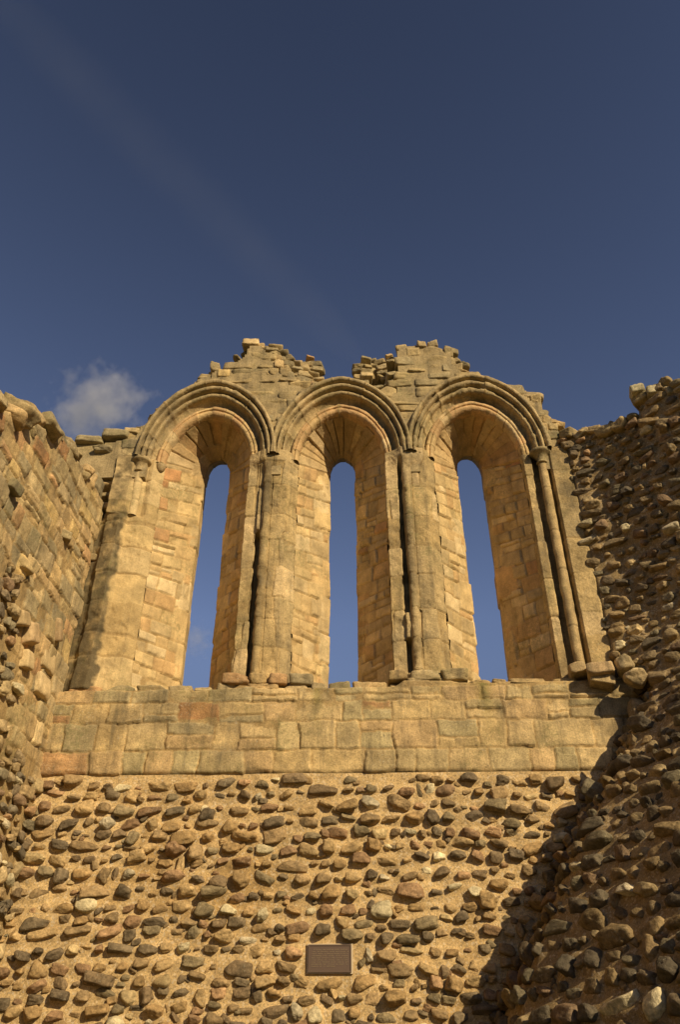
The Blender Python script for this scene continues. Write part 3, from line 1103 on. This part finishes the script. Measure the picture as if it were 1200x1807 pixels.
# ================================================================== RIGHT WALL
right_wall = empty('ruined_wall', (3.6, -1.6, 0), 'bulging broken rubble wall of dark cobbles to the right of the windows', 'wall')
right_wall['kind'] = 'thing'
rng = np.random.default_rng(51)
RZ = np.array([0, .3, 1.84, 2.26, 2.81, 3.42, 3.92, 4.48, 4.75, 4.95, 5.15, 9.5])
RX = np.array([1.15, 1.2, 1.36, 1.60, 1.92, 2.32, 2.72, 3.06, 3.22, 3.12, 3.0, 2.99])
RS = np.array([.95, .95, .9, .85, .8, .72, .64, .5, .35, .15, .0, .0])       # how far forward the turned edge stands
RF = np.array([.62, .62, .62, .62, .62, .64, .68, .74, .84, .92, .97, .97])   # flare beyond the edge, dx per metre forward
RTOP_S = [0.0, .30, .42, .62, .72, 1.1, 2.0, 5.0]
RTOP_Z = [8.40, 8.30, 8.18, 8.26, 8.56, 8.30, 7.95, 7.6]


def right_xy(q, z):
    """q runs along the face from the end wall; returns x, s (distance in front of the end wall)"""
    x0 = np.interp(z, RZ, RX)
    sr = np.interp(z, RZ, RS)
    fl = np.interp(z, RZ, RF)
    s1 = np.minimum(q, sr)
    q2 = np.maximum(q - sr, 0)
    turn = 1.0 - .62 * sm(q2, 0.0, 1.0) if False else 1.0
    k = np.sqrt(1 + fl ** 2)
    # the upper wall starts nearly in line with the end wall and turns forward
    bend = sm(z, 5.0, 5.6)
    early = np.minimum(q2, .55)
    extra = bend * (early - early ** 2 / 1.1) * .55
    x = x0 + s1 * .06 + q2 * fl / k + extra * .5
    s = s1 + q2 / k - extra * .62
    return x, s


def right_pt(q, z):
    x, s = right_xy(q, z)
    return np.stack([x, -s, np.broadcast_to(z, np.shape(x))], -1)


def surf_right(q, z):
    e = .02
    p = right_pt(np.array(q), np.array(z))
    a = right_pt(np.array(q + e), np.array(z)) - right_pt(np.array(q - e), np.array(z))
    b = right_pt(np.array(q), np.array(z + e)) - right_pt(np.array(q), np.array(z - e))
    a /= np.linalg.norm(a)
    n = np.cross(a, b)
    n /= np.linalg.norm(n)
    if n[0] > 0:
        n = -n
    v = np.cross(n, a)
    if v[2] < 0:
        v = -v
    hh = float(fbm(p[None], 1.1, 4)[0]) * .07 + float(fbm(p[None], 4, 4)[0]) * .035
    return p + n * hh, a, v, n


def keep_right(q, z):
    s = float(right_xy(np.array(q), np.array(z))[1])
    return z < np.interp(s, RTOP_S, RTOP_Z) - .02


st = Stones()
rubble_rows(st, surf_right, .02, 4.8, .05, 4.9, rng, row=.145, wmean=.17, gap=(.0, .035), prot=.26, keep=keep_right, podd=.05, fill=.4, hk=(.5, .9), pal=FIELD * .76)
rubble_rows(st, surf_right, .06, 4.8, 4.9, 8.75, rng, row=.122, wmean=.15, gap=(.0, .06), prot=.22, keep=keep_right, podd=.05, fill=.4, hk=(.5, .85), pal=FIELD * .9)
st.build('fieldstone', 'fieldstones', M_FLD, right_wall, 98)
qs, zs = np.arange(-.05, 5.0, .022), np.arange(0, 9.0, .022)
Q, Zq = np.meshgrid(qs, zs)
P = right_pt(np.maximum(Q, 0), Zq)
P[..., 0] += (Q < 0) * .0
P[..., 1] += (Q < 0) * .12
N_ = normals(P)
ctr = N_.reshape(-1, 3).mean(0)
sgn = -1.0 if ctr[0] > 0 else 1.0
N_ *= sgn
h = fbm(P, 1.1, 4) * .07 + fbm(P, 4, 4) * .035 + fbm(P, 13, 3) * .010 + st.fillet(qs, zs, .25)
h *= sm(Q, -.02, .25)
P = P + N_ * h[..., None]
qt = np.interp(np.maximum(right_xy(Q, Zq)[1], 0), RTOP_S, RTOP_Z) - .07
over = np.clip(Zq - qt, 0, None)
P[..., 2] = np.where(over > 0, qt + over * .02, Zq)
P[..., 0] += over * 1.0
P[..., 1] += over * .8
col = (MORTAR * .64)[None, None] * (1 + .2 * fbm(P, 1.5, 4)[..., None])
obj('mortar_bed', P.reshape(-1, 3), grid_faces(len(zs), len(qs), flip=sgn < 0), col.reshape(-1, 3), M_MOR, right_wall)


# stones along the broken head
for i, q in enumerate(np.arange(0.05, 4.5, .17)):
    for back in (0, 1):
        x, s = right_xy(np.array(q), np.array(8.3))
        zt = float(np.interp(float(s), RTOP_S, RTOP_Z))
        w = rng.uniform(.09, .16)
        sto = Stones()
        sto.add(BLK[rng.integers(len(BLK))] if rng.random() < .5 else COB[rng.integers(len(COB))], (float(x) + back * .22 + .04, -float(s) + back * .2 + .04, zt - .05 + rng.uniform(-.05, .05)), rot_axes((.7, -.7, 0), (0, 0, 1), (-.7, -.7, 0), rng.normal(0, .15), (rng.normal(0, .15), 0)), (w, w * rng.uniform(.5, .8), .15), pick(GREY, rng, None, FIELD, .4, .12))
        V, Fc, cc = sto.merged()
        obj('coping_stone', V, Fc, cc, M_ASH, right_wall)
for px, py, y, a, b, c_, rt, colr in ((1126, 694, -.68, .10, .085, .12, .03, (.5, .43, .30)), (1157, 697, -.78, .11, .07, .12, -.04, (.46, .39, .27)), (1190, 697, -.88, .10, .06, .12, .05, (.40, .33, .22)), (1122, 1194, -.32, .13, .10, .14, -.1, (.44, .34, .21)), (1105, 1172, -.18, .11, .11, .14, .1, (.40, .31, .19)), (1060, 1188, -.10, .15, .07, .16, .05, (.42, .30, .18)), (1062, 1205, -.06, .14, .06, .12, -.2, (.40, .30, .17)), (1020, 1185, .0, .10, .06, .12, .1, (.42, .31, .18)),
                                        (1128, 1262, -.14, .12, .17, .12, 0, (.30, .22, .13))):
    p = at_y(px, py, y)
    sto = Stones()
    sto.add(COB[rng.integers(len(COB))] if px > 1100 and py > 1000 else BLKF[rng.integers(len(BLKF))], p, rot_axes((1, 0, 0), (0, 0, 1), (0, -1, 0), rt, (-.16, .2)), (a, b, c_), colr)
    V, Fc, cc = sto.merged()
    obj('projecting_stone', V, Fc, cc, M_ASH, right_wall)

# ================================================================== PLAQUE
m_bronze, nt, b = new_mat('dull_bronze')
b.inputs['Base Color'].default_value = (.125, .078, .05, 1)
b.inputs['Metallic'].default_value = .25
b.inputs['Roughness'].default_value = .5
nn = nt.nodes.new('ShaderNodeTexNoise')
nn.inputs['Scale'].default_value = 60
rp = nt.nodes.new('ShaderNodeValToRGB')
rp.color_ramp.elements[0].color = (.10, .062, .04, 1)
rp.color_ramp.elements[1].color = (.15, .095, .06, 1)
nt.links.new(nn.outputs['Fac'], rp.inputs[0])
nt.links.new(rp.outputs[0], b.inputs['Base Color'])
m_letter, nt, b = new_mat('worn_brass_letters')
b.inputs['Base Color'].default_value = (.34, .245, .14, 1)
b.inputs['Metallic'].default_value = .2
b.inputs['Roughness'].default_value = .5
m_grout, nt, b = new_mat('pale_fixing_mortar')
b.inputs['Base Color'].default_value = (.55, .43, .27, 1)
b.inputs['Roughness'].default_value = .95


def boxes(lst):
    Vs, Fs = [], []
    for (x0, x1, y0, y1, z0, z1) in lst:
        k = len(Vs) * 8
        Vs.append([(x0, y0, z0), (x1, y0, z0), (x1, y1, z0), (x0, y1, z0), (x0, y0, z1), (x1, y0, z1), (x1, y1, z1), (x0, y1, z1)])
        Fs += [(k, k + 1, k + 5, k + 4), (k + 1, k + 2, k + 6, k + 5), (k + 2, k + 3, k + 7, k + 6), (k + 3, k, k + 4, k + 7), (k + 4, k + 5, k + 6, k + 7), (k + 3, k + 2, k + 1, k)]
    return np.concatenate([np.array(v) for v in Vs]), np.array(Fs)


px0, px1 = PLQ[0][0], PLQ[1][0]
pz0, pz1 = PLQ[1][2], PLQ[0][2]
plaque = empty('plaque', ((px0 + px1) / 2, -.03, pz0), 'small dark bronze plaque with lines of text on the cobbled wall', 'plaque')
yf = -.032
V, Fc = boxes([(px0, px1, yf, -.01, pz0, pz1)])
obj('plate', V, Fc, None, m_bronze, plaque, smooth=False)
bw_ = .008
V, Fc = boxes([(px0 - .002, px1 + .002, yf - .005, yf + .01, pz1 - bw_, pz1 + .002), (px0 - .002, px1 + .002, yf - .005, yf + .01, pz0 - .002, pz0 + bw_),
               (px0 - .002, px0 + bw_, yf - .005, yf + .01, pz0 + bw_, pz1 - bw_), (px1 - bw_, px1 + .002, yf - .005, yf + .01, pz0 + bw_, pz1 - bw_)])
obj('raised_border', V, Fc, None, m_bronze, plaque, smooth=False)
V, Fc = boxes([(px0 - .014, px1 + .016, -.022, .02, pz0 - .012, pz1 + .01)])
obj('fixing_bed', V, Fc, None, m_grout, plaque, smooth=False)
ROWS = [[(190, 225), (255, 400), (425, 490), (510, 680), (705, 830), (850, 1020)], [(165, 255), (285, 335), (355, 565), (590, 705), (735, 815), (835, 970), (1010, 1045)],
        [(145, 265), (295, 425), (455, 495), (515, 825), (850, 965), (990, 1045)], [(160, 395), (425, 525), (560, 695), (740, 840), (870, 1040)],
        [(150, 245), (275, 365), (390, 580), (605, 710), (745, 890), (920, 1040)], [(165, 265), (290, 430), (455, 530), (565, 705), (745, 835), (870, 915), (940, 1040)],
        [(145, 250), (285, 370), (405, 590), (625, 730), (775, 860), (885, 935), (965, 1040)], [(140, 395), (430, 505), (540, 710), (740, 790), (820, 945), (980, 1030)],
        [(140, 330), (355, 395), (435, 490), (520, 720)]]
rng = np.random.default_rng(2)
lt = []
for r, row in enumerate(ROWS):
    zc = pz1 - (205 + 50 * r - 90) / 650 * (pz1 - pz0)
    for a, b_ in row:
        xa, xb = px0 + (a - 70) / 1035 * (px1 - px0), px0 + (b_ - 70) / 1035 * (px1 - px0)
        nl = max(1, int(round((xb - xa) / .0085)))
        st_ = (xb - xa) / nl
        for q in range(nl):
            x = xa + q * st_
            hh = .0042 if rng.random() < .8 else .0055
            lt.append((x, x + st_ * .22, yf - .003, yf + .002, zc - .0038, zc + hh))
            if rng.random() < .75:
                zz = zc + rng.choice([-.0030, .0006, .0030])
                lt.append((x + st_ * .22, x + st_ * .72, yf - .003, yf + .002, zz - .0007, zz + .0009))
            if rng.random() < .6:
                lt.append((x + st_ * .55, x + st_ * .75, yf - .0032, yf + .002, zc - .0036, zc + .0016))
V, Fc = boxes(lt)
obj('lettering', V, Fc, None, m_letter, plaque, smooth=False)

# ================================================================== GROUND
m_grass, nt, b = new_mat('mown_turf')
nn = nt.nodes.new('ShaderNodeTexNoise')
nn.inputs['Scale'].default_value = 9
nn.inputs['Detail'].default_value = 8
geo = nt.nodes.new('ShaderNodeNewGeometry')
nt.links.new(geo.outputs['Position'], nn.inputs['Vector'])
rp = nt.nodes.new('ShaderNodeValToRGB')
rp.color_ramp.elements[0].color = (.03, .04, .012, 1)
rp.color_ramp.elements[1].color = (.075, .075, .025, 1)
nt.links.new(nn.outputs['Fac'], rp.inputs[0])
nt.links.new(rp.outputs[0], b.inputs['Base Color'])
b.inputs['Roughness'].default_value = .95
gxx = np.concatenate([np.linspace(-3000, -30, 12), np.linspace(-25, 25, 60), np.linspace(30, 3000, 12)])
GX, GY = np.meshgrid(gxx, gxx)
G = np.stack([GX, GY, .04 * fbm(np.stack([GX, GY, GX * 0], 2), .3, 3) - .05], 2)
g = obj('ground', G.reshape(-1, 3), grid_faces(len(gxx), len(gxx)), None, m_grass, None, origin=np.zeros(3))
g['kind'] = 'structure'

# ================================================================== CLOUD
def cloud(name, px, py, dist, size, label, dens, seed):
    d = ray(px, py)
    d /= np.linalg.norm(d)
    c = CAM + d * dist
    m = bpy.data.materials.new('thin_cloud_vapour')
    m.use_nodes = True
    nt = m.node_tree
    for n in list(nt.nodes):
        nt.nodes.remove(n)
    N, Lk = nt.nodes.new, nt.links.new
    out = N('ShaderNodeOutputMaterial')
    vs = N('ShaderNodeVolumeScatter')
    vs.inputs['Color'].default_value = (1, .985, 1, 1)
    vs.inputs['Anisotropy'].default_value = .2
    tc = N('ShaderNodeTexCoord')
    mp = N('ShaderNodeMapping')
    mp.inputs['Location'].default_value = (seed, seed * .7, 0)
    Lk(tc.outputs['Object'], mp.inputs[0])
    no = N('ShaderNodeTexNoise')
    no.inputs['Scale'].default_value = 3.2 / size[0]
    no.inputs['Detail'].default_value = 9
    no.inputs['Roughness'].default_value = .62
    Lk(mp.outputs[0], no.inputs['Vector'])
    # soft fall-off towards the rim of the puff
    sc = N('ShaderNodeVectorMath')
    sc.operation = 'DIVIDE'
    Lk(tc.outputs['Object'], sc.inputs[0])
    sc.inputs[1].default_value = size
    ln = N('ShaderNodeVectorMath')
    ln.operation = 'LENGTH'
    Lk(sc.outputs[0], ln.inputs[0])
    fo = N('ShaderNodeMapRange')
    fo.inputs['From Min'].default_value = .15
    fo.inputs['From Max'].default_value = 1.0
    fo.inputs['To Min'].default_value = .12
    fo.inputs['To Max'].default_value = -.30
    Lk(ln.outputs['Value'], fo.inputs['Value'])
    ad = N('ShaderNodeMath')
    ad.operation = 'ADD'
    Lk(no.outputs['Fac'], ad.inputs[0])
    Lk(fo.outputs[0], ad.inputs[1])
    mr = N('ShaderNodeMapRange')
    mr.inputs['From Min'].default_value = .46
    mr.inputs['From Max'].default_value = .72
    mr.inputs['To Min'].default_value = 0
    mr.inputs['To Max'].default_value = dens
    Lk(ad.outputs[0], mr.inputs['Value'])
    Lk(mr.outputs[0], vs.inputs['Density'])
    Lk(vs.outputs[0], out.inputs['Volume'])
    V = ICO3 * np.array(size)
    o = obj(name, V + c, ICO3F, None, m, None, origin=c)
    o['label'] = label
    o['category'] = 'cloud'
    return o


cloud('cloud', 168, 714, 900.0, (96.0, 70.0, 84.0), 'small wispy white cloud in the sky above the left side wall', .034, 3.0)
cloud('cloud', 345, 1130, 900.0, (34.0, 40.0, 40.0), 'faint scrap of cloud seen through the leftmost window slit', .018, 9.0)

def sky_dir(px, py):
    d = ray(px, py)
    return d / np.linalg.norm(d)


ca = CAM + sky_dir(-60, -60) * 2600
cb = CAM + sky_dir(640, 640) * 2600
cax = cb - ca
clen = np.linalg.norm(cax)
cq = Vector(cax / clen).to_track_quat('X', 'Z')
m = bpy.data.materials.new('old_contrail_vapour')
m.use_nodes = True
nt = m.node_tree
for n in list(nt.nodes):
    nt.nodes.remove(n)
out = nt.nodes.new('ShaderNodeOutputMaterial')
vs = nt.nodes.new('ShaderNodeVolumeScatter')
tc = nt.nodes.new('ShaderNodeTexCoord')
mp = nt.nodes.new('ShaderNodeMapping')
mp.inputs['Scale'].default_value = (0, 1 / 105.0, 1 / 105.0)
nt.links.new(tc.outputs['Object'], mp.inputs[0])
ln = nt.nodes.new('ShaderNodeVectorMath')
ln.operation = 'LENGTH'
nt.links.new(mp.outputs[0], ln.inputs[0])
no = nt.nodes.new('ShaderNodeTexNoise')
no.inputs['Scale'].default_value = .006
no.inputs['Detail'].default_value = 4
nt.links.new(tc.outputs['Object'], no.inputs['Vector'])
mr = nt.nodes.new('ShaderNodeMapRange')
mr.interpolation_type = 'SMOOTHSTEP'
mr.inputs['From Min'].default_value = 1.0
mr.inputs['From Max'].default_value = .1
mr.inputs['To Min'].default_value = 0
mr.inputs['To Max'].default_value = .00036
nt.links.new(ln.outputs['Value'], mr.inputs['Value'])
mu = nt.nodes.new('ShaderNodeMath')
mu.operation = 'MULTIPLY'
nt.links.new(mr.outputs[0], mu.inputs[0])
nt.links.new(no.outputs['Fac'], mu.inputs[1])
nt.links.new(mu.outputs[0], vs.inputs['Density'])
nt.links.new(vs.outputs[0], out.inputs['Volume'])
cv = ICO3 * np.array([clen / 2, 105.0, 105.0])
o = obj('contrail', cv, ICO3F, None, m, None, origin=np.zeros(3))
o.rotation_mode = 'QUATERNION'
o.rotation_quaternion = cq
o.location = Vector((ca + cb) / 2)
o['label'] = 'faint broad old contrail slanting down the blue sky towards the gable'
o['category'] = 'contrail'

# ================================================================== LIGHT
AZ, EL = math.radians(38), math.radians(29)
Ls = Vector((math.sin(AZ) * math.cos(EL), -math.cos(AZ) * math.cos(EL), math.sin(EL)))
sd = bpy.data.lights.new('sun', 'SUN')
sd.energy = 5.0
sd.angle = math.radians(.5)
sd.color = (1.0, .835, .565)
so = bpy.data.objects.new('sun', sd)
C.objects.link(so)
so.rotation_euler = Ls.to_track_quat('Z', 'Y').to_euler()
so.location = (20, -30, 30)

w = bpy.data.worlds.new('World')
bpy.context.scene.world = w
w.use_nodes = True
nt = w.node_tree
bg = nt.nodes['Background']
sky = nt.nodes.new('ShaderNodeTexSky')
sky.sky_type = 'NISHITA'
sky.sun_disc = False
sky.sun_elevation = EL
sky.sun_rotation = math.pi - AZ          # sun stands behind the camera, to the right
sky.air_density = 1.0
sky.dust_density = .3
sky.ozone_density = 1.0
tint = nt.nodes.new('ShaderNodeMix')
tint.data_type = 'RGBA'
tint.blend_type = 'MULTIPLY'
tint.inputs[0].default_value = 1
tint.inputs[7].default_value = (1.26, 1.12, 1.24, 1)
nt.links.new(sky.outputs[0], tint.inputs[6])
tc = nt.nodes.new('ShaderNodeTexCoord')
sx = nt.nodes.new('ShaderNodeSeparateXYZ')
nt.links.new(tc.outputs['Generated'], sx.inputs[0])
gr = nt.nodes.new('ShaderNodeMapRange')      # deep clear zenith
gr.inputs['From Min'].default_value = .4
gr.inputs['From Max'].default_value = 1.0
gr.inputs['To Min'].default_value = 1.42
gr.inputs['To Max'].default_value = .56
nt.links.new(sx.outputs['Z'], gr.inputs['Value'])
sca = nt.nodes.new('ShaderNodeVectorMath')
sca.operation = 'SCALE'
nt.links.new(tint.outputs[2], sca.inputs[0])
nt.links.new(gr.outputs['Result'], sca.inputs['Scale'])
hz = nt.nodes.new('ShaderNodeMapRange')      # low sky dimmed on purpose to keep fill light out of the shadows
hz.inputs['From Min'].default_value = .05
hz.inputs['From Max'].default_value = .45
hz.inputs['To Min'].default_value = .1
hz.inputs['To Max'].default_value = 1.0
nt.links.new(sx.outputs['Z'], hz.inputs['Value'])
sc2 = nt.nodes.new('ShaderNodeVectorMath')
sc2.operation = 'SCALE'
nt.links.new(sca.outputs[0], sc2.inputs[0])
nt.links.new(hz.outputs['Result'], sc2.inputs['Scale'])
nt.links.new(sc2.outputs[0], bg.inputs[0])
bg.inputs[1].default_value = .06

# ================================================================== CAMERA
cd = bpy.data.cameras.new('camera')
cd.sensor_fit = 'VERTICAL'
cd.sensor_height = 24.0
cd.lens = 24.0 * F / 1807.0
cd.clip_end = 8000
co = bpy.data.objects.new('camera', cd)
C.objects.link(co)
co.location = CAM
co.rotation_euler = (math.radians(90) + PITCH, 0, YAW)
sc = bpy.context.scene
sc.camera = co
sc.view_settings.view_transform = 'Standard'
sc.view_settings.look = 'None'
sc.view_settings.exposure = 0
sc.render.filter_size = 1.1
sc.cycles.volume_bounces = 1
sc.cycles.max_bounces = 6
sc.cycles.diffuse_bounces = 2
